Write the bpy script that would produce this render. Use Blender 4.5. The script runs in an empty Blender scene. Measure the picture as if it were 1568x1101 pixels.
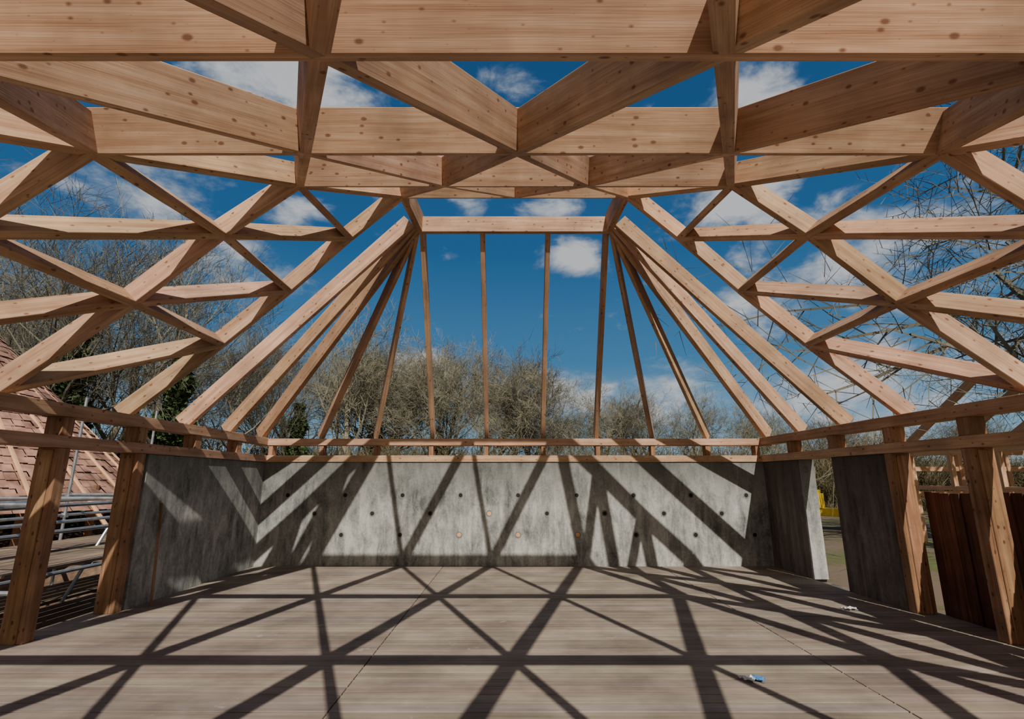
import bpy, bmesh, math, random
from mathutils import Vector, Matrix
import numpy as np
random.seed(7)
V=Vector
scene=bpy.context.scene

# ------------------------------------------------------------------ materials
def newmat(name):
    m=bpy.data.materials.new(name); m.use_nodes=True
    nt=m.node_tree; b=nt.nodes['Principled BSDF']
    b.inputs['Roughness'].default_value=.8
    try: b.inputs['Specular IOR Level'].default_value=.2
    except Exception: pass
    return m,nt,b
def N(nt,t,**k):
    n=nt.nodes.new(t)
    for a,v in k.items():
        if a.startswith('i_'):
            key=a[2:]
            key=int(key) if key.isdigit() else key.replace('_',' ')
            n.inputs[key].default_value=v
        else: setattr(n,a,v)
    return n
def ramp(nt,stops,fac):
    r=nt.nodes.new('ShaderNodeValToRGB')
    e=r.color_ramp.elements
    while len(e)<len(stops): e.new(.5)
    for i,(p,c) in enumerate(stops):
        e[i].position=p; e[i].color=(c[0],c[1],c[2],1)
    nt.links.new(fac,r.inputs[0]); return r
def mixc(nt,fac,a,b,mode='MIX'):
    m=nt.nodes.new('ShaderNodeMix'); m.data_type='RGBA'; m.blend_type=mode
    for inp,v in ((m.inputs[0],fac),(m.inputs[6],a),(m.inputs[7],b)):
        if isinstance(v,(int,float)): inp.default_value=v
        elif isinstance(v,(tuple,list)): inp.default_value=(v[0],v[1],v[2],1)
        else: nt.links.new(v,inp)
    return m.outputs[2]
def mathn(nt,op,a,b=None,clamp=False):
    m=nt.nodes.new('ShaderNodeMath'); m.operation=op; m.use_clamp=clamp
    for i,v in enumerate((a,b)):
        if v is None: continue
        if isinstance(v,(int,float)): m.inputs[i].default_value=v
        else: nt.links.new(v,m.inputs[i])
    return m.outputs[0]

def wood(name,dark,mid,light,knots=True,dirt=.25,lo=.30,hi=.72,spots=None,fine=.4):
    m,nt,b=newmat(name); L=nt.links.new
    uv=N(nt,'ShaderNodeUVMap',uv_map='UVMap')
    mp=N(nt,'ShaderNodeMapping'); mp.inputs['Scale'].default_value=(.55,13,1); L(uv.outputs[0],mp.inputs[0])
    n1=N(nt,'ShaderNodeTexNoise',i_Scale=1.6,i_Detail=3.0,i_Roughness=.55,i_Distortion=.15); n1.noise_dimensions='2D'; L(mp.outputs[0],n1.inputs['Vector'])
    mp2=N(nt,'ShaderNodeMapping'); mp2.inputs['Scale'].default_value=(1.2,90,1); L(uv.outputs[0],mp2.inputs[0])
    n2=N(nt,'ShaderNodeTexNoise',i_Scale=2.0,i_Detail=2.0); n2.noise_dimensions='2D'; L(mp2.outputs[0],n2.inputs['Vector'])
    f=mathn(nt,'ADD',mathn(nt,'MULTIPLY',n1.outputs[0],1-fine),mathn(nt,'MULTIPLY',n2.outputs[0],fine))
    r=ramp(nt,[(lo,dark),(.5,mid),(hi,light)],f)
    col=r.outputs[0]
    at=N(nt,'ShaderNodeAttribute',attribute_name='tint')
    col=mixc(nt,1.0,col,at.outputs['Color'],'MULTIPLY')
    if knots:
        mp3=N(nt,'ShaderNodeMapping'); mp3.inputs['Scale'].default_value=(7.5,13,1); L(uv.outputs[0],mp3.inputs[0])
        vo=N(nt,'ShaderNodeTexVoronoi',i_Scale=1.0); vo.voronoi_dimensions='2D'; L(mp3.outputs[0],vo.inputs['Vector'])
        sep=N(nt,'ShaderNodeSeparateColor'); L(vo.outputs['Color'],sep.inputs[0])
        size=mathn(nt,'MULTIPLY',mathn(nt,'SUBTRACT',sep.outputs[0],.5,True),.34)
        d=mathn(nt,'SUBTRACT',size,vo.outputs['Distance'])
        k=N(nt,'ShaderNodeMapRange'); k.inputs[1].default_value=-.05; k.inputs[2].default_value=.05; L(d,k.inputs[0])
        kk=mathn(nt,'MULTIPLY',k.outputs[0],.85)
        col=mixc(nt,kk,col,(dark[0]*.5,dark[1]*.36,dark[2]*.3))
    geo=N(nt,'ShaderNodeNewGeometry')
    n4=N(nt,'ShaderNodeTexNoise',i_Scale=1.5,i_Detail=4.0,i_Roughness=.6); L(geo.outputs['Position'],n4.inputs['Vector'])
    mr=N(nt,'ShaderNodeMapRange'); mr.inputs[1].default_value=.35; mr.inputs[2].default_value=.65; mr.inputs[3].default_value=1-dirt; mr.inputs[4].default_value=1.0; L(n4.outputs[0],mr.inputs[0])
    cc=N(nt,'ShaderNodeCombineColor'); [L(mr.outputs[0],cc.inputs[i]) for i in range(3)]
    col=mixc(nt,1.0,col,cc.outputs[0],'MULTIPLY')
    if spots:
        n5=N(nt,'ShaderNodeTexNoise',i_Scale=2.6,i_Detail=5.0,i_Roughness=.7); L(geo.outputs['Position'],n5.inputs['Vector'])
        m5=N(nt,'ShaderNodeMapRange'); m5.inputs[1].default_value=.64; m5.inputs[2].default_value=.72; m5.inputs[4].default_value=.6; L(n5.outputs[0],m5.inputs[0])
        col=mixc(nt,m5.outputs[0],col,spots)
    L(col,b.inputs['Base Color'])
    bp=N(nt,'ShaderNodeBump',i_Strength=.2,i_Distance=.003); L(n2.outputs[0],bp.inputs['Height']); L(bp.outputs[0],b.inputs['Normal'])
    b.inputs['Roughness'].default_value=.7
    return m
M_beam=wood('douglas_fir_timber',(.40,.215,.122),(.56,.34,.208),(.70,.475,.315),dirt=.36)
M_post=wood('post_timber',(.22,.10,.048),(.36,.19,.10),(.50,.31,.18),dirt=.5)
M_deck=wood('weathered_deck_board',(.20,.155,.12),(.30,.243,.195),(.375,.315,.258),knots=False,dirt=.38,lo=.18,hi=.82,spots=(.42,.38,.33),fine=.3)
M_fence=wood('rusty_brown_boarding',(.07,.024,.013),(.16,.06,.033),(.24,.10,.06),knots=False,dirt=.5)
M_raw=wood('pale_sawn_timber',(.5,.27,.15),(.66,.38,.22),(.8,.52,.34),knots=False)
M_scafb=wood('scaffold_board',(.14,.105,.08),(.24,.18,.135),(.33,.26,.2),knots=False,dirt=.5)

def concrete(name,dark,mid,light,streak=.16):
    m,nt,b=newmat(name); L=nt.links.new
    geo=N(nt,'ShaderNodeNewGeometry')
    mp=N(nt,'ShaderNodeMapping'); mp.inputs['Scale'].default_value=(2.6,2.6,.9); L(geo.outputs['Position'],mp.inputs[0])
    n1=N(nt,'ShaderNodeTexNoise',i_Scale=2.4,i_Detail=8.0,i_Roughness=.74,i_Distortion=.4); L(mp.outputs[0],n1.inputs['Vector'])
    n2=N(nt,'ShaderNodeTexNoise',i_Scale=1.3,i_Detail=6.0,i_Roughness=.65); L(geo.outputs['Position'],n2.inputs['Vector'])
    n3=N(nt,'ShaderNodeTexNoise',i_Scale=30.0,i_Detail=3.0); L(geo.outputs['Position'],n3.inputs['Vector'])
    mp4=N(nt,'ShaderNodeMapping'); mp4.inputs['Scale'].default_value=(4.5,4.5,.15); L(geo.outputs['Position'],mp4.inputs[0])
    n4=N(nt,'ShaderNodeTexNoise',i_Scale=2.2,i_Detail=3.0); L(mp4.outputs[0],n4.inputs['Vector'])
    s=(1-streak)
    f=mathn(nt,'ADD',mathn(nt,'ADD',mathn(nt,'MULTIPLY',n1.outputs[0],.54*s),mathn(nt,'MULTIPLY',n2.outputs[0],.34*s)),
        mathn(nt,'ADD',mathn(nt,'MULTIPLY',n3.outputs[0],.12*s),mathn(nt,'MULTIPLY',n4.outputs[0],streak)))
    r=ramp(nt,[(.40,dark),(.49,mid),(.58,light)],f)
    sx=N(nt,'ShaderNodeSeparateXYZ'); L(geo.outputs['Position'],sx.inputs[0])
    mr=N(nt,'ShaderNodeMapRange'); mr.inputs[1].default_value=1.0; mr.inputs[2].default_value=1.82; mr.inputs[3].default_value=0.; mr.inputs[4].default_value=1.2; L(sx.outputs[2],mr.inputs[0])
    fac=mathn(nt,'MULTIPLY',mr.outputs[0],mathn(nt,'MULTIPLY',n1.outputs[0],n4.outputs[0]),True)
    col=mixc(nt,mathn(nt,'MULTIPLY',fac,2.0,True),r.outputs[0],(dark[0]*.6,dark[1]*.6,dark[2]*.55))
    L(col,b.inputs['Base Color'])
    bp=N(nt,'ShaderNodeBump',i_Strength=.35,i_Distance=.01); L(n1.outputs[0],bp.inputs['Height']); L(bp.outputs[0],b.inputs['Normal'])
    b.inputs['Roughness'].default_value=.85
    return m
M_conc=concrete('board_marked_concrete',(.095,.10,.092),(.245,.248,.23),(.44,.435,.40))
M_conc2=concrete('dark_brown_concrete',(.065,.052,.043),(.125,.102,.085),(.20,.17,.145),.35)  # darker, browner, more streaked concrete for right wall, pier and slab

def plain(name,col,rough=.7,metal=0,var=.25,scale=8):
    m,nt,b=newmat(name); L=nt.links.new
    geo=N(nt,'ShaderNodeNewGeometry')
    n=N(nt,'ShaderNodeTexNoise',i_Scale=float(scale),i_Detail=2.0); L(geo.outputs['Position'],n.inputs['Vector'])
    r=ramp(nt,[(.3,tuple(c*(1-var) for c in col)),(.7,tuple(min(1,c*(1+var)) for c in col))],n.outputs[0])
    L(r.outputs[0],b.inputs['Base Color'])
    b.inputs['Roughness'].default_value=rough; b.inputs['Metallic'].default_value=metal
    return m
M_bark=plain('tree_bark',(.20,.185,.13),.9,var=.4,scale=.6)
M_bark2=plain('grey_bark',(.13,.12,.09),.9,var=.4,scale=.6)
M_ivy=plain('ivy_leaves',(.045,.07,.022),.6,var=.6,scale=2)
M_scrub=plain('scrub_twigs',(.12,.10,.055),.9,var=.5,scale=1)
M_steel=plain('galvanised_tube',(.42,.44,.46),.4,.8)
M_hole=plain('tie_hole_shade',(.02,.02,.02),.9)  # near-black discs paint the shade inside the open tie holes
M_ring=plain('tie_hole_rim',(.20,.20,.18),.9)
M_plug=plain('orange_tie_plug',(.7,.36,.16),.6)
M_yellow=plain('yellow_paint',(.85,.60,.03),.4,var=.1)
M_black=plain('rubber',(.02,.02,.02),.8)
M_red=plain('red_paint',(.6,.08,.03),.5,var=.1)
M_blue=plain('blue_cloth',(.05,.18,.42),.8)
M_white=plain('white_cloth',(.65,.66,.68),.8,var=.1)
M_shingle=plain('cedar_shingles',(.33,.18,.13),.85,var=.5,scale=3)
M_clay=plain('clay_block',(.34,.12,.06),.9,var=.3,scale=5)

mg,nt,b=newmat('grass_and_mud'); L=nt.links.new
geo=N(nt,'ShaderNodeNewGeometry')
n=N(nt,'ShaderNodeTexNoise',i_Scale=.35,i_Detail=6.0); L(geo.outputs['Position'],n.inputs['Vector'])
n2=N(nt,'ShaderNodeTexNoise',i_Scale=9.0,i_Detail=5.0); L(geo.outputs['Position'],n2.inputs['Vector'])
f=mathn(nt,'ADD',mathn(nt,'MULTIPLY',n.outputs[0],.6),mathn(nt,'MULTIPLY',n2.outputs[0],.4))
r=ramp(nt,[(.44,(.15,.11,.075)),(.54,(.10,.095,.04)),(.62,(.10,.13,.035))],f)
sx=N(nt,'ShaderNodeSeparateXYZ'); L(geo.outputs['Position'],sx.inputs[0])
mr=N(nt,'ShaderNodeMapRange'); mr.inputs[1].default_value=-3; mr.inputs[2].default_value=-5; L(sx.outputs[0],mr.inputs[0])
mud=ramp(nt,[(.4,(.09,.055,.035)),(.6,(.2,.135,.09))],f)
L(mixc(nt,mr.outputs[0],r.outputs[0],mud.outputs[0]),b.inputs['Base Color']); M_ground=mg

# ------------------------------------------------------------------ mesh builder
class MB:
    def __init__(s): s.v=[];s.f=[];s.uv=[];s.mi=[];s.tint=[]
    def face(s,pts,uvs=None,mi=0,t=(1,1,1)):
        i=len(s.v); s.v.extend(pts); s.f.append(tuple(range(i,i+len(pts))))
        s.uv.extend(uvs or [(p[0],p[1]) for p in pts]); s.mi.append(mi); s.tint.extend([t]*len(pts))
    def member(s,p0,p1,n,w,d,mi=0,jit=.002,ext=0,under=True):
        """squared timber: p0-p1 is the centre of the underside, n the direction of its depth"""
        p0=V(p0);p1=V(p1);a=(p1-p0);Ln=a.length;a.normalize()
        p0=p0-a*ext;p1=p1+a*ext;Ln+=2*ext
        sd=a.cross(V(n)).normalized(); up=sd.cross(a).normalized()
        if up.dot(V(n))<0: up=-up
        o=random.uniform(-jit,jit)
        if not under: p0=p0-up*d/2;p1=p1-up*d/2
        q=[]
        for p in (p0,p1):
            for x,z in ((-w/2,o),(w/2,o),(w/2,d+o),(-w/2,d+o)): q.append(p+sd*x+up*z)
        u0=random.uniform(0,60);v0=random.uniform(0,60)
        k=random.uniform(.78,1.1); t=(k*random.uniform(.97,1.03),k*random.uniform(.95,1.03),k*random.uniform(.9,1.04))
        per=[0,w,w+d,2*w+d,2*w+2*d]
        base=len(s.v); s.v.extend(q)
        def F(ix,uvs):
            s.f.append(tuple(base+i for i in ix)); s.uv.extend(uvs); s.mi.append(mi); s.tint.extend([t]*len(ix))
        for i in range(4):
            j=(i+1)%4
            F((i,j,j+4,i+4),[(u0,v0+per[i]),(u0,v0+per[i+1]),(u0+Ln,v0+per[i+1]),(u0+Ln,v0+per[i])])
        F((3,2,1,0),[(u0,v0),(u0+.02,v0+w),(u0+.04,v0+w),(u0+.06,v0)])
        F((4,5,6,7),[(u0,v0),(u0+.02,v0+w),(u0+.04,v0+w),(u0+.06,v0)])
    def box(s,x0,x1,y0,y1,z0,z1,mi=0):
        dx,dy,dz=x1-x0,y1-y0,z1-z0
        if dx>=dy and dx>=dz: s.member((x0,(y0+y1)/2,z0),(x1,(y0+y1)/2,z0),(0,0,1),dy,dz,mi,0)
        elif dy>=dz: s.member(((x0+x1)/2,y0,z0),((x0+x1)/2,y1,z0),(0,0,1),dx,dz,mi,0)
        else: s.member(((x0+x1)/2,y0,z0),((x0+x1)/2,y0,z1),(0,1,0),dx,dy,mi,0)
    def tube(s,p0,p1,r0,r1,k=8,mi=0,cap=True):
        p0=V(p0);p1=V(p1);a=(p1-p0).normalized()
        t=V((0,0,1)) if abs(a.z)<.9 else V((1,0,0))
        x=a.cross(t).normalized();y=a.cross(x)
        b=len(s.v)
        for p,r in ((p0,r0),(p1,r1)):
            for i in range(k):
                an=2*math.pi*i/k; s.v.append(p+x*math.cos(an)*r+y*math.sin(an)*r)
        for i in range(k):
            j=(i+1)%k; s.f.append((b+i,b+j,b+k+j,b+k+i)); s.uv.extend([(0,0)]*4); s.mi.append(mi); s.tint.extend([(1,1,1)]*4)
        if cap:
            s.f.append(tuple(b+i for i in reversed(range(k)))); s.f.append(tuple(b+k+i for i in range(k)))
            s.uv.extend([(0,0)]*(2*k)); s.mi.extend([mi,mi]); s.tint.extend([(1,1,1)]*(2*k))
    def mesh(s,name,mats):
        me=bpy.data.meshes.new(name); me.from_pydata([tuple(p) for p in s.v],[],s.f)
        for m in mats: me.materials.append(m)
        me.polygons.foreach_set('material_index',s.mi)
        ul=me.uv_layers.new(name='UVMap'); ul.data.foreach_set('uv',[c for p in s.uv for c in p])
        ca=me.color_attributes.new('tint','FLOAT_COLOR','CORNER'); ca.data.foreach_set('color',[c for p in s.tint for c in (*p,1)])
        me.update(); return me
    def obj(s,name,mats,bevel=0,fix=True,parent=None):
        me=s.mesh(name,mats)
        if fix:
            bm=bmesh.new(); bm.from_mesh(me); bmesh.ops.recalc_face_normals(bm,faces=bm.faces); bm.to_mesh(me); bm.free()
        o=bpy.data.objects.new(name,me); scene.collection.objects.link(o)
        if bevel:
            md=o.modifiers.new('arris','BEVEL'); md.width=bevel; md.segments=1; md.limit_method='ANGLE'; md.angle_limit=.9
        if parent: o.parent=parent
        return o
def empty(name,loc=(0,0,0)):
    e=bpy.data.objects.new(name,None); scene.collection.objects.link(e); e.location=loc; return e

# ------------------------------------------------------------------ dimensions
W=4.62; D=9.67; ZC=1.815
h=.793
ROWY=[-.02,1.679,3.379,5.065,6.537]; ROWZ=[2.32,3.110,3.871,4.650,5.385]
RX,RY,RZ=1.53,7.58,5.385

# ------------------------------------------------------------------ roof frame
roof=empty('timber_roof_frame')
WD,DP=.08,.30
DS=.205
nf=V((0,-.422,.906))
def P(k,m): return V((m*h,ROWY[k],ROWZ[k]))
lat=MB()
for k in range(5):
    c=6-k
    ms=list(range(-c,c+1,2))
    if k in (1,2,3,4):
        lat.member(P(k,-c),P(k,c),nf,WD,DP+.02,ext=0.02)
    if k<4:
        for m in ms:
            for s in (-1,1):
                mm=m+s
                if abs(mm)<=5-k:
                    hip=abs(m)==c and abs(mm)==5-k
                    if hip: continue
                    lat.member(P(k,m),P(k+1,mm),nf,WD,DP-.005)
lat.obj('front_slope_lattice',[M_beam],.004,parent=roof)
for sg,nm in ((-1,'left'),(1,'right')):
    q=MB(); ns=V((sg*.707,0,.707)); nh=(nf+ns).normalized()
    H={k:V((sg*(6-k)*h,ROWY[k],ROWZ[k])) for k in range(5)}
    for k in range(4): q.member(H[k],H[k+1],nh,WD+.01,.28)
    F=[V((sg*4.74,y,2.29)) for y in (6.32,4.68,3.15,1.6)]
    L1=[V((sg*3.85,6.54,3.22)),V((sg*3.85,4.91,3.22)),V((sg*3.9,3.3,3.17))]
    L2=[V((sg*3.04,6.54,3.97)),V((sg*3.04,4.91,3.97))]
    L3=[V((sg*2.27,6.54,4.75))]
    def m(a,b,d=DS,e=0): q.member(a,b,ns,WD,d,ext=e)
    for a,bb in ((F[0],L1[0]),(F[1],L1[1]),(F[2],L1[2]),(F[3],H[1])):
        e=(a-bb).normalized()*.1; q.member(a+e,bb,ns,WD,DS)
    m(L1[0],L2[0]);m(L2[0],L3[0]);m(L3[0],H[4])
    m(L1[1],L2[1]);m(L2[1],H[3]);m(L1[2],H[2])
    m(F[1],L1[0]);m(F[2],L1[1]);m(F[3],L1[2])
    m(L1[1],L2[0]);m(L1[2],L2[1]);m(L2[1],L3[0])
    m(L1[0],L1[1],DS-.01);m(L1[1],L1[2],DS-.01);m(L1[2],H[1],DS-.01)
    m(L2[0],L2[1],DS-.01);m(L2[1],H[2],DS-.01);m(L3[0],H[3],DS-.01)
    q.obj('%s_slope_lattice'%nm,[M_beam],.004,parent=roof)
    q=MB()
    top=V((sg*RX,RY,RZ))
    q.member(H[4]-V((0,.05,0)),top+V((0,.04,0)),(0,0,1),.1,.32)
    for (fx,fy,ty,tz,dd,ww) in ((4.74,7.49,-.22,.0,.23,.08),(4.74,8.62,-.1,.01,.23,.08),(4.72,9.72,-.02,.0,.26,.09),(3.62,9.78,-.02,.02,.2,.065),(2.6,9.78,-.02,.03,.2,.065)):
        a=V((sg*fx,fy,2.27)); t2=top+V((sg*(.05 if fy<9 else .02),ty,tz))
        side=(t2-a).normalized()
        q.member(a-side*.08,t2,(0,0,1),ww,dd)
    q.obj('%s_fan_rafters'%nm,[M_beam],.004,parent=roof)
q=MB()
q.member((-RX-.05,RY,RZ),(RX+.05,RY,RZ),(0,0,1),.09,.27)
q.obj('ridge_trimmer_beam',[M_beam],.004,parent=roof)
q=MB(); nb=V((0,.822,.569))
for tx,fx in ((-1.5,-1.55),(-.52,-.52),(.55,.55),(1.5,1.57)):
    q.member((fx,9.80,2.24),(tx,7.60,5.40),nb,.075,.2)
q.obj('end_rafters',[M_beam],.004,parent=roof)

# ------------------------------------------------------------------ plates and studs on the walls
YF=-.15
q=MB()
q.box(-4.84,4.84,9.66,9.88,2.12,2.245)
for s in (-1,1):
    a,b_=sorted((s*4.60,s*4.82)); q.box(a,b_,YF-.1,9.655,2.13,2.26)
q.box(-4.84,4.84,YF-.3,YF-.08,2.13,2.26)
q.obj('eaves_plate',[M_beam],.004,parent=roof)
q=MB()
q.box(-4.84,4.84,9.65,9.89,ZC,ZC+.12)
for s in (-1,1):
    a,b_=sorted((s*4.59,s*4.83)); q.box(a,b_,YF-.1,9.645,ZC,ZC+.12)
q.obj('sill_plate',[M_beam],.004,parent=roof)
q=MB()
for x in (-4.55,-3.6,-2.58,-1.55,-.52,.55,1.57,2.6,3.62,4.55):
    q.member((x,9.77,ZC+.12),(x,9.77,2.12),(0,1,0),.08,.18,under=False)
for s in (-1,1):
    for y in (8.7,7.55,6.4,5.3,4.15,3.0,1.85,.7):
        q.member((s*4.71,y,ZC+.12),(s*4.71,y,2.13),(1,0,0),.14,.18,under=False)
q.obj('plate_stub_studs',[M_post],.003,parent=roof)
for s in (-1,1):
    for y in (6.42,5.3,4.15,3.0,1.85,.7):
        q=MB(); q.member((s*4.72,y,0),(s*4.72,y,ZC),(s,0,0),.13,.23,under=False,jit=0)
        q.member((s*4.72,y-.071,0.0),(s*4.72,y-.071,ZC-.02),(s,0,0),.012,.12,under=False,jit=0)
        q.obj('timber_post',[M_post],.008)
for x in (-4.0,-2.4,2.4,4.0):
    q=MB(); q.member((x,YF-.19,0),(x,YF-.19,2.13),(0,1,0),.13,.2,under=False,jit=0); q.obj('timber_post',[M_post],.008)

# ------------------------------------------------------------------ concrete walls
def wallbox(name,x0,x1,y0,y1,z0,z1,mat):
    q=MB(); q.box(x0,x1,y0,y1,z0,z1); return q.obj(name,[mat],.008)
wb=empty('wall_back')
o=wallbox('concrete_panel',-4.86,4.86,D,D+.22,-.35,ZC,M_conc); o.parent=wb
q=MB()
def hole(px,z,mi=0):
    x=(px-784)/782.5*9.33
    q.tube((x,D-.004,z),(x,D+.02,z),.058,.058,16,2)
    q.tube((x,D-.008,z),(x,D+.02,z),.036,.036,14,mi)
for px in (437,525,613,702,790,880,967,1055,1140): hole(px,1.22)
for px in (480,568,656,746,834,922,1012,1100): hole(px,.90,1 if px in (746,) else 0)
for px in (523,612,701,790,880,968,1058,1147): hole(px,.53,1 if px in (701,790,880) else 0)
o=q.obj('tie_holes',[M_hole,M_plug,M_ring]); o.parent=wb
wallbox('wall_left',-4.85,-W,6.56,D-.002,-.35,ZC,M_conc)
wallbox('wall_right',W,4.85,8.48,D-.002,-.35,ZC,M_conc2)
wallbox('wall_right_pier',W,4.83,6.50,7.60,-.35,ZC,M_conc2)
q=MB(); q.member((4.735,8.455,0),(4.735,8.455,ZC),(0,1,0),.22,.045,under=False,jit=0); q.obj('wall_right_lit_end',[M_conc],.003)  # end face of the concrete wall; paler material paints the sunlight on it

# ------------------------------------------------------------------ deck floor
q=MB(); y=-1.6; bw=.143
while y<D-.01:
    y1=min(y+bw-.012,D-.003)
    lim=W-.003 if y>6.5 else 4.9
    for a,b_ in zip((-4.9,-1.26,2.6),(-1.26,2.6,4.9)):
        a=max(a,-lim);b_=min(b_,lim)
        q.member((a+.005,(y+y1)/2,-.04),(b_-.005,(y+y1)/2,-.04),(0,0,1),y1-y,.04,jit=.0015)
    y+=bw
q.obj('floor',[M_deck],.002)
q=MB(); q.box(-4.88,4.88,-1.6,D,-.34,-.05); q.obj('floor_slab',[M_conc2])

# ------------------------------------------------------------------ right boarding, batten, rag
q=MB(); y=2.0
while y<6.3:
    q.member((4.95+.012*math.sin(y*9),y+.06,-.3),(4.95+.012*math.sin(y*9),y+.06,1.36+.015*math.sin(y*5)),(1,0,0),.118,.03,jit=.006); y+=.122
q.member((4.985,2,1.1),(4.985,6.3,1.1),(0,0,1),.03,.1);q.member((4.985,2,.2),(4.985,6.3,.2),(0,0,1),.03,.1)
q.obj('boarded_fence',[M_fence],.003)
q=MB(); q.member((-4.45,6.75,0.0),(-4.6,6.9,1.2),(1,0,0),.03,.02); q.obj('leaning_batten',[M_post],.002)
def rag(name,loc,s,mats,seed):
    random.seed(seed); bm=bmesh.new(); bmesh.ops.create_grid(bm,x_segments=12,y_segments=9,size=1)
    for v in bm.verts:
        x,y=v.co.x,v.co.y
        v.co=V((x*s*(1+.2*math.sin(3*y)),y*s*.5+.02*math.sin(5*x),.012+s*.22*abs(math.sin(5*x+2*y)*math.cos(4*y-x))+random.uniform(0,.008)))
    me=bpy.data.meshes.new(name); bm.to_mesh(me); bm.free()
    for mm in mats: me.materials.append(mm)
    for i,p in enumerate(me.polygons):
        p.use_smooth=True; p.material_index=0 if p.center.x>.15*s else len(mats)-1
    o=bpy.data.objects.new(name,me); o.location=loc; scene.collection.objects.link(o); md=o.modifiers.new('t','SOLIDIFY'); md.thickness=.003
    return o
rag('crumpled_rag',(1.80,4.36,0),.08,[M_blue,M_white],3)
rag('paper_scrap',(3.95,6.55,0),.07,[M_white],5)
random.seed(11)

# ------------------------------------------------------------------ ground
bm=bmesh.new()
xs=[-200,-120,-80,-50,-30,-22,-16,-13,-12,-11,-9,-7,-5.8,-5.2,-4.9,0,4.9,8,12,20,30,50,80,120,200]
ys=[-120,-60,-30,-10,-4,0,3,6,9,12,14,16,20,26,34,44,60,90,140,250]
g={}
for i,x in enumerate(xs):
    for j,y in enumerate(ys):
        z=-.36
        if -13<x<-4.95 and -5<y<13: z=-1.9
        if y>20: z=-.5+.15*math.sin(x*.3)
        g[i,j]=bm.verts.new((x,y,z))
for i in range(len(xs)-1):
    for j in range(len(ys)-1): bm.faces.new((g[i,j],g[i+1,j],g[i+1,j+1],g[i,j+1]))
me=bpy.data.meshes.new('ground'); bm.to_mesh(me); bm.free(); me.materials.append(M_ground)
o=bpy.data.objects.new('ground',me); scene.collection.objects.link(o)

# ------------------------------------------------------------------ left: scaffold, shingled roof
q=MB()
R=.028
for x in (-6.3,-7.7,-9.1):
    for y in (4.2,6.4,8.6,10.8,13.0):
        q.tube((x,y,-1.9),(x,y,3.2 if (x<-9 and y>8) else (1.9 if x<-7 else 1.3)),R,R,8)
for z in (-1.3,-.6,.25,.8,1.15):
    for x in (-6.3,-7.7,-9.1): q.tube((x,3.8,z),(x,13.4,z),R,R,8)
for y in (4.2,6.4,8.6,10.8,13.0):
    for z in (-1.25,-.65,.2,1.2): q.tube((-9.4,y+.05,z),(-5.7,y+.05,z),R,R,8)
for y in (4.2,8.6): q.tube((-7.73,y,-1.8),(-7.73,y+2.2,1.5),R,R,8); q.tube((-6.27,y+2.2,-1.8),(-6.27,y,.9),R,R,8)
for x in (-9.0,-8.75,-8.5,-8.25,-8.0,-7.55,-7.3,-7.05,-6.8,-6.55):
    q.member((x,6.9,.28),(x,13.2,.28),(0,0,1),.225,.04,mi=1)
    q.member((x,3.9,-.56),(x,13.2,-.56),(0,0,1),.225,.04,mi=1)
for y in (6.4,8.6,10.8,13.0):
    for x in (-6.3,-7.7,-9.1):
        for z in (.25,.8,1.15): q.member((x,y-.04,z),(x,y+.04,z),(0,0,1),.09,.09,under=False)
q.obj('scaffolding',[M_steel,M_scafb])
q=MB(); cx,cy=-16.6,14.0; Rb=6.0; zb=.75; ht=6.4; rows=34
random.seed(4)
for j in range(rows):
    f0=j/rows;f1=(j+1.25)/rows
    r0=Rb*(1-f0)+.05;r1=max(Rb*(1-f1),.02)+.01;z0=zb+ht*f0;z1=zb+ht*min(f1,1)
    n=max(10,int(2*math.pi*r0/.24)); off=random.random()
    for i in range(n):
        a0=2*math.pi*(i+off)/n;a1=2*math.pi*(i+off+.95)/n
        zj=random.uniform(-.02,.02)
        pts=[V((cx+r*math.cos(a),cy+r*math.sin(a),z+zj)) for r,a,z in ((r0,a0,z0),(r0,a1,z0),(r1,a1,z1),(r1,a0,z1))]
        q.face(pts)
for i in range(20):
    a=2*math.pi*i/20; q.tube((cx+(Rb-.5)*math.cos(a),cy+(Rb-.5)*math.sin(a),-.4),(cx+(Rb-.5)*math.cos(a),cy+(Rb-.5)*math.sin(a),zb+.6),.09,.09,8,1)
for i in range(10):
    a=-1.2+.22*i
    q.tube((cx+(Rb+.55)*math.cos(a),cy+(Rb+.55)*math.sin(a),zb-.45),(cx+1.2*math.cos(a),cy+1.2*math.sin(a),zb+ht*.8-.1),.05,.05,6,2)
q.obj('shingled_roundhouse',[M_shingle,M_post,M_raw],fix=False)
q=MB()
for j in range(10):
    for i in range(8):
        q.member((-10.4,4.6+i*.46+(j%2)*.2,-1.9+j*.16),(-10.4,4.6+i*.46+.42+(j%2)*.2,-1.9+j*.16),(0,0,1),.3,.15)
q.obj('clay_block_stack',[M_clay],.01)

# ------------------------------------------------------------------ right: neighbour frame, dumper
q=MB()
bx,by=12.6,10.5
for i in range(6):
    for yy in (by,by+6):
        q.member((bx+i*1.5,yy,-.36),(bx+i*1.5,yy,2.3),(0,1,0),.12,.15,under=False)
    q.member((bx+i*1.5,by-.2,2.35),(bx+i*1.5,by+3,4.2),(0,0,1),.08,.22)
    q.member((bx+i*1.5,by+6.2,2.35),(bx+i*1.5,by+3,4.2),(0,0,1),.08,.22)
    if i<5:
        q.member((bx+i*1.5,by-.2,2.35),(bx+i*1.5+1.5,by+3,4.2),(0,0,1),.07,.2)
        q.member((bx+i*1.5+1.5,by-.2,2.35),(bx+i*1.5,by+3,4.2),(0,0,1),.07,.2)
for yy in (by,by+6):
    for z in (2.25,1.0,1.75): q.member((bx-.3,yy,z),(bx+7.8,yy,z),(0,0,1),.1,.14)
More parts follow.
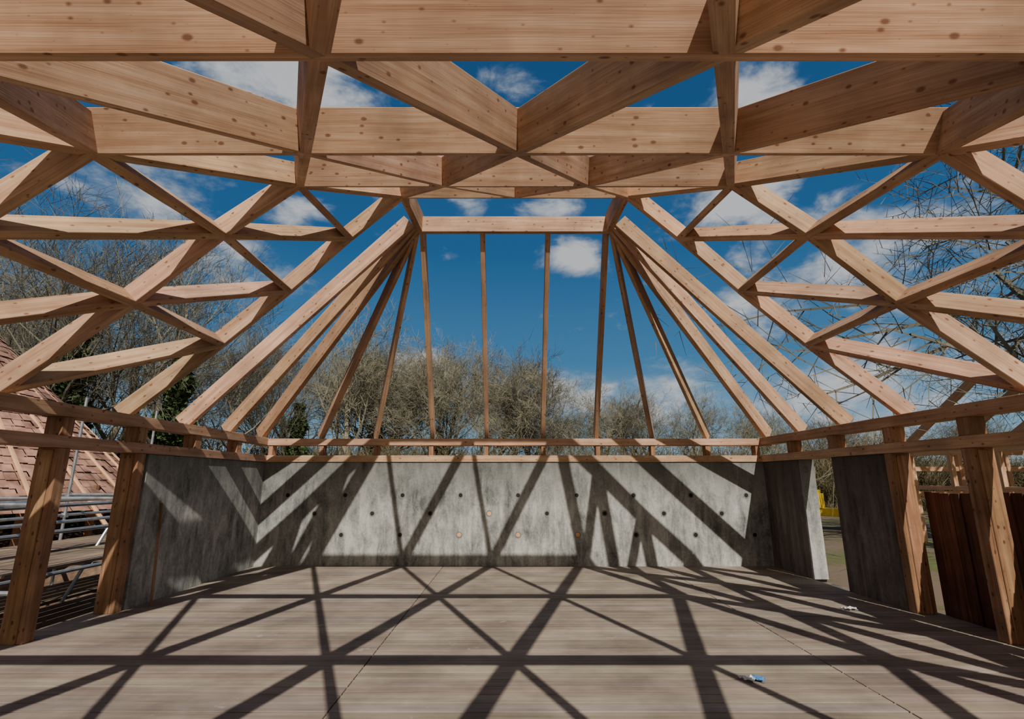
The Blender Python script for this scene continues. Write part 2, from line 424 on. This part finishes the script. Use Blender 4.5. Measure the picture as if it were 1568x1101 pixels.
q.member((bx-.3,by+3,4.15),(bx+7.8,by+3,4.15),(0,0,1),.1,.25)
for yy in (by+1.5,by+3,by+4.5):
    q.member((bx,yy,-.36),(bx,yy,2.3),(0,1,0),.12,.12,under=False)
q.member((bx,by,1.2),(bx,by+6,1.2),(0,0,1),.1,.12);q.member((bx,by,2.2),(bx,by+6,2.2),(0,0,1),.1,.14)
q.obj('timber_frame_pavilion',[M_raw],.004)

dp=empty('site_dumper',(12.6,21.0,-.40))
def part(fn,name,mats,bev=.02):
    q=MB(); fn(q); o=q.obj(name,mats,bev); o.parent=dp
def skip_(q):
    b0=[(-.75,-1.7,.75),(.75,-1.7,.75),(.6,-.5,.55),(-.6,-.5,.55)]; t0=[(-.95,-2.0,1.35),(.95,-2.0,1.35),(.95,-.35,1.45),(-.95,-.35,1.45)]
    b0=[V(p) for p in b0];t0=[V(p) for p in t0]
    q.face(b0)
    for i in range(4): q.face([b0[i],b0[(i+1)%4],t0[(i+1)%4],t0[i]])
part(skip_,'skip',[M_yellow],0)
def chas(q):
    q.member((0,-1.5,.5),(0,1.6,.5),(0,0,1),.7,.3); q.member((0,.3,.8),(0,1.6,.8),(0,0,1),1.1,.55); q.member((0,.35,.9),(0,.35,1.5),(0,1,0),.5,.1)
part(chas,'chassis',[M_yellow])
def wh(q):
    for x in (-.8,.8):
        for y in (-1.0,1.1): q.tube((x-.17,y,.48),(x+.17,y,.48),.48,.48,24); q.tube((x-.18,y,.48),(x+.18,y,.48),.2,.2,16,1)
part(wh,'wheels',[M_black,M_yellow],0)
def rb(q):
    for x in (-.5,.5): q.tube((x,.9,1.3),(x,.9,2.5),.04,.04,8)
    q.tube((-.5,.9,2.5),(.5,.9,2.5),.04,.04,8); q.member((0,.6,1.35),(0,1.0,1.35),(0,0,1),.5,.12)
part(rb,'roll_bar_and_seat',[M_red],0)
dp.rotation_euler=(0,0,.9)

# ------------------------------------------------------------------ trees
def grow(q,p,d,Ln,r,lev,maxlev,spread,up,kids,tw):
    segs=4 if lev==0 else (3 if lev<3 else 2)
    if lev>=maxlev: segs=1
    pts=[(p.copy(),r)]; dd=d.copy()
    for i in range(segs):
        dd=(dd+V((random.gauss(0,.14),random.gauss(0,.14),random.gauss(0,.1)+up*.09))).normalized()
        p=p+dd*Ln/segs; rr=r*(1-(.62 if lev>0 else .55)*(i+1)/segs); pts.append((p.copy(),rr))
    k=7 if lev==0 else (5 if lev==1 else 3)
    for (a,ra),(b,rb2) in zip(pts[:-1],pts[1:]): q.tube(a,b,ra,rb2,k,0,cap=False)
    if lev>=maxlev: return
    n=kids[lev]
    for i in range(n):
        t=(.3+.7*(i+.6)/n) if lev>0 else (.25+.75*(i+.5)/n)
        t=min(t,1); s=t*segs; j=min(int(s),segs-1); f=s-j
        a,ra=pts[j];b,rb2=pts[j+1]; pp=a.lerp(b,f); rr=ra*(1-f)+rb2*f
        ax=(b-a).normalized(); az=random.uniform(0,2*math.pi)
        side=ax.cross(V((math.cos(az),math.sin(az),.3))).normalized()
        ang=random.uniform(.5,1.0)*spread
        nd=(ax*math.cos(ang)+side*math.sin(ang)).normalized()
        nl=Ln*random.uniform(.45,.72)*(1.0 if lev>0 else (1.15-.6*t))
        grow(q,pp,nd,nl,max(rr*.6,tw),lev+1,maxlev,spread,up,kids,tw)
def make_tree(name,seed,H,kids,spread=.85,up=1,ivy=0,mat=M_bark,r=.2,d0=(0,0,1),tw=.009):
    random.seed(seed); q=MB()
    grow(q,V((0,0,0)),V(d0).normalized(),H*.66,r,0,len(kids),spread,up,kids,tw)
    if ivy:
        for i in range(ivy):
            z=random.uniform(0.0,H*.72); R=(1.25-.8*z/(H*.72))*random.uniform(.3,1.0)*(1+.35*math.sin(z*3))
            a=random.uniform(0,6.283); c=V((R*math.cos(a),R*math.sin(a),z)); s=random.uniform(.08,.17)
            n1=V((random.gauss(0,1),random.gauss(0,1),random.gauss(0,1))).normalized(); n2=n1.orthogonal().normalized(); n3=n1.cross(n2)
            q.face([c-n2*s,c-n3*s*.7,c+n2*s,c+n3*s*.7],mi=1)
    top=max(p.z for p in q.v)
    for i,p in enumerate(q.v): q.v[i]=p*(H/top)
    me=q.mesh(name,[mat,M_ivy]); return me
T=[make_tree('bare_tree_a',1,12,[11,6,5,5,3],.95),
   make_tree('bare_tree_b',2,12,[12,6,5,4,4],.85,1.2,mat=M_bark2),
   make_tree('bare_tree_c',5,12,[10,7,5,4,4],1.05,.8)]
TN=[make_tree('near_bare_tree_a',11,15,[10,6,5,4,3],.95,tw=.009,mat=M_bark2),
    make_tree('near_bare_tree_b',12,15,[10,6,5,4,3],.85,1.2,tw=.009)]
TI=make_tree('ivy_clad_tree',9,12,[8,6,4,4],.85,1,ivy=6500,mat=M_bark2)
def put(me,x,y,H,name='bare_tree',z=-.5,rot=None,w=1.0,H0=12.):
    o=bpy.data.objects.new(name,me); scene.collection.objects.link(o)
    s=(H-z)/H0; o.scale=(s*w,s*w,s); o.location=(x,y,z); o.rotation_euler=(0,0,random.uniform(0,6.28) if rot is None else rot); return o
random.seed(21)
pl=[(-11.3,35,13.6,0),(-13.4,40,13.2,2),(-16.5,38,12,1),(-9,41,12.6,0),(-6.7,40,12.8,2),(-4.6,42,14.0,0),(-2.4,43,13.2,1),(-.4,44,12.4,2),(1.2,46,10.8,0),(-10.3,44,13.2,1),(-3.2,47,13.2,2),
 (3.8,50,8.6,1),(6.0,48,8.5,2),(8.7,46,10.8,0),(11,50,9.8,1),(14,48,10.2,2),(16.6,47,10.0,0),(20,46,9.4,2),(24.3,50,8.8,0),(29,48,8.2,1),(35,50,7.7,0),(41,50,8.0,1),(47,48,8.5,2)]
for x,y,H,t in pl: put(T[t],x,y,H,w=random.uniform(1.05,1.25))
for x,y,H,t in ((-19,20,15.2,0),(-20.6,25,17.5,1),(-18.6,30,14,1),(-28,26,14,0),(-25,21,15.3,1),(-15.2,29,11.5,0),(-16.2,34,13,1),(-33,32,14.5,0),(-22.5,29,16,0)):
    put(TN[t],x,y,H,w=1.1,H0=15.)
for x,y,H in ((-15.3,23,10.5),(-18.0,20.5,10.8),(-13.8,33,8.8),(-6.5,46,8),(9.5,56,7.2),(-12,44,8.5),(-23,20.5,10),(-20.5,23,11)):
    put(TI,x,y,H,'ivy_clad_tree')
TR=make_tree('spreading_tree',14,12,[12,6,5,4,2],1.25,.35,mat=M_bark2,r=.34,tw=.009)
put(TR,17.6,14.0,15.5,'spreading_tree',z=-.4,w=1.15,rot=1.0)
put(TR,29,24,14,'spreading_tree',z=-.4,w=1.1,rot=3.0)
def scrub(name,seed):
    random.seed(seed); q=MB()
    for i in range(320):
        p=V((random.uniform(-4,4),random.uniform(-1.2,1.2),0)); L_=random.uniform(1.5,3.9)
        d=V((random.gauss(0,.22),random.gauss(0,.22),1)).normalized()
        m1=p+d*L_*.55; q.tube(p,m1,.025,.016,3,0,False)
        for k in range(6):
            a=p.lerp(m1,random.uniform(.3,1)); e=a+(d+V((random.gauss(0,.5),random.gauss(0,.5),random.gauss(0,.2)))).normalized()*L_*.45
            q.tube(a,e,.016,.009,3,0,False)
            for kk in range(2):
                a2=a.lerp(e,random.uniform(.3,1)); q.tube(a2,a2+V((random.gauss(0,.4),random.gauss(0,.4),random.gauss(.3,.3)))*.9,.011,.008,3,0,False)
    return q.mesh(name,[M_scrub])
S=[scrub('scrub_a',3),scrub('scrub_b',4)]
random.seed(5)
for i in range(16):
    o=bpy.data.objects.new('scrub_thicket',S[i%2]); scene.collection.objects.link(o)
    o.location=(-38+i*5.6,36+random.uniform(-2,3) if i>3 else 30,-.5); o.scale=(1,1,random.uniform(1.1,1.6))

# ------------------------------------------------------------------ sky
w=bpy.data.worlds.new('sky'); scene.world=w; w.use_nodes=True; nt=w.node_tree; L=nt.links.new
try:
    w.cycles.sampling_method='MANUAL'; w.cycles.sample_map_resolution=256
except Exception: pass
bg=nt.nodes['Background']
tc=N(nt,'ShaderNodeTexCoord'); nrm=N(nt,'ShaderNodeVectorMath',operation='NORMALIZE'); L(tc.outputs['Generated'],nrm.inputs[0])
dirv=nrm.outputs[0]
sp=N(nt,'ShaderNodeSeparateXYZ'); L(dirv,sp.inputs[0])
sky=ramp(nt,[(0,(.36,.50,.58)),(.10,(.18,.37,.54)),(.22,(.062,.215,.42)),(.42,(.024,.12,.30)),(.8,(.010,.06,.18))],sp.outputs[2])
clouds=[((.139,.455),.095,1.2),((.12,.165),.12,1.15),((.31,.16),.13,1.1),((-.215,.19),.14,1.25),((-.50,.885),.24,1.05),
 ((-.55,.455),.19,.7),((-.10,.572),.06,.8),((.09,.575),.08,1.0),((.488,.583),.16,.95),((.465,.346),.11,.75),((.75,.47),.30,.75),
 ((.7,.165),.24,.95),((-.49,.56),.10,.85),((.563,.86),.12,.9),((-.80,.62),.16,.9),((.016,.89),.08,.75)]
acc=None
for (x,z),s,st in clouds:
    c=V((x,1,z)).normalized()
    su=N(nt,'ShaderNodeVectorMath',operation='SUBTRACT'); L(dirv,su.inputs[0]); su.inputs[1].default_value=c
    mu=N(nt,'ShaderNodeVectorMath',operation='MULTIPLY'); L(su.outputs[0],mu.inputs[0]); mu.inputs[1].default_value=(1,1,1.7)
    le=N(nt,'ShaderNodeVectorMath',operation='LENGTH'); L(mu.outputs[0],le.inputs[0])
    mr=N(nt,'ShaderNodeMapRange'); mr.interpolation_type='SMOOTHSTEP'; mr.inputs[1].default_value=0; mr.inputs[2].default_value=s*1.15; mr.inputs[3].default_value=st; mr.inputs[4].default_value=0
    L(le.outputs['Value'],mr.inputs[0])
    acc=mr.outputs[0] if acc is None else mathn(nt,'MAXIMUM',acc,mr.outputs[0])
mb=N(nt,'ShaderNodeMapRange'); mb.inputs[1].default_value=.1; mb.inputs[2].default_value=-.5; mb.inputs[3].default_value=0; mb.inputs[4].default_value=.8; L(sp.outputs[1],mb.inputs[0])
acc=mathn(nt,'MAXIMUM',acc,mb.outputs[0])
mpn=N(nt,'ShaderNodeMapping'); mpn.inputs['Scale'].default_value=(1,1,1.9); L(dirv,mpn.inputs[0])
ns=N(nt,'ShaderNodeTexNoise',i_Scale=11.0,i_Detail=6.0,i_Roughness=.58,i_Distortion=.25); L(mpn.outputs[0],ns.inputs['Vector'])
tot=mathn(nt,'ADD',mathn(nt,'MULTIPLY',acc,.62),mathn(nt,'MULTIPLY',mathn(nt,'SUBTRACT',ns.outputs[0],.5),1.5))
cm=N(nt,'ShaderNodeMapRange'); cm.interpolation_type='SMOOTHSTEP'; cm.inputs[1].default_value=.17; cm.inputs[2].default_value=.68; L(tot,cm.inputs[0])
cc2=mixc(nt,cm.outputs[0],(.36,.45,.53),(.66,.67,.69))
col=mixc(nt,mathn(nt,'MULTIPLY',cm.outputs[0],.92),sky.outputs[0],cc2)
ms2=N(nt,'ShaderNodeMapRange'); ms2.inputs[1].default_value=.0; ms2.inputs[2].default_value=-.7; ms2.inputs[3].default_value=0; ms2.inputs[4].default_value=1; L(sp.outputs[1],ms2.inputs[0])
col=mixc(nt,ms2.outputs[0],col,(.50,.42,.34),'MIX')
L(col,bg.inputs[0]); bg.inputs[1].default_value=.92

# ------------------------------------------------------------------ sun
sl=bpy.data.lights.new('sun','SUN'); sl.energy=5.6; sl.angle=.009; sl.color=(1,.95,.86)
so=bpy.data.objects.new('sun',sl); scene.collection.objects.link(so)
so.rotation_euler=V((-.254,.989,-1)).to_track_quat('-Z','Y').to_euler(); so.location=(3,-12,14)

# ------------------------------------------------------------------ camera
cd=bpy.data.cameras.new('camera'); cd.sensor_width=36; cd.lens=782.5/1568*36; cd.clip_end=1000; cd.clip_start=.05
co=bpy.data.objects.new('camera',cd); scene.collection.objects.link(co)
co.location=(-.038,0,1.5); co.rotation_euler=(math.radians(90+13.21),0,0)
scene.camera=co
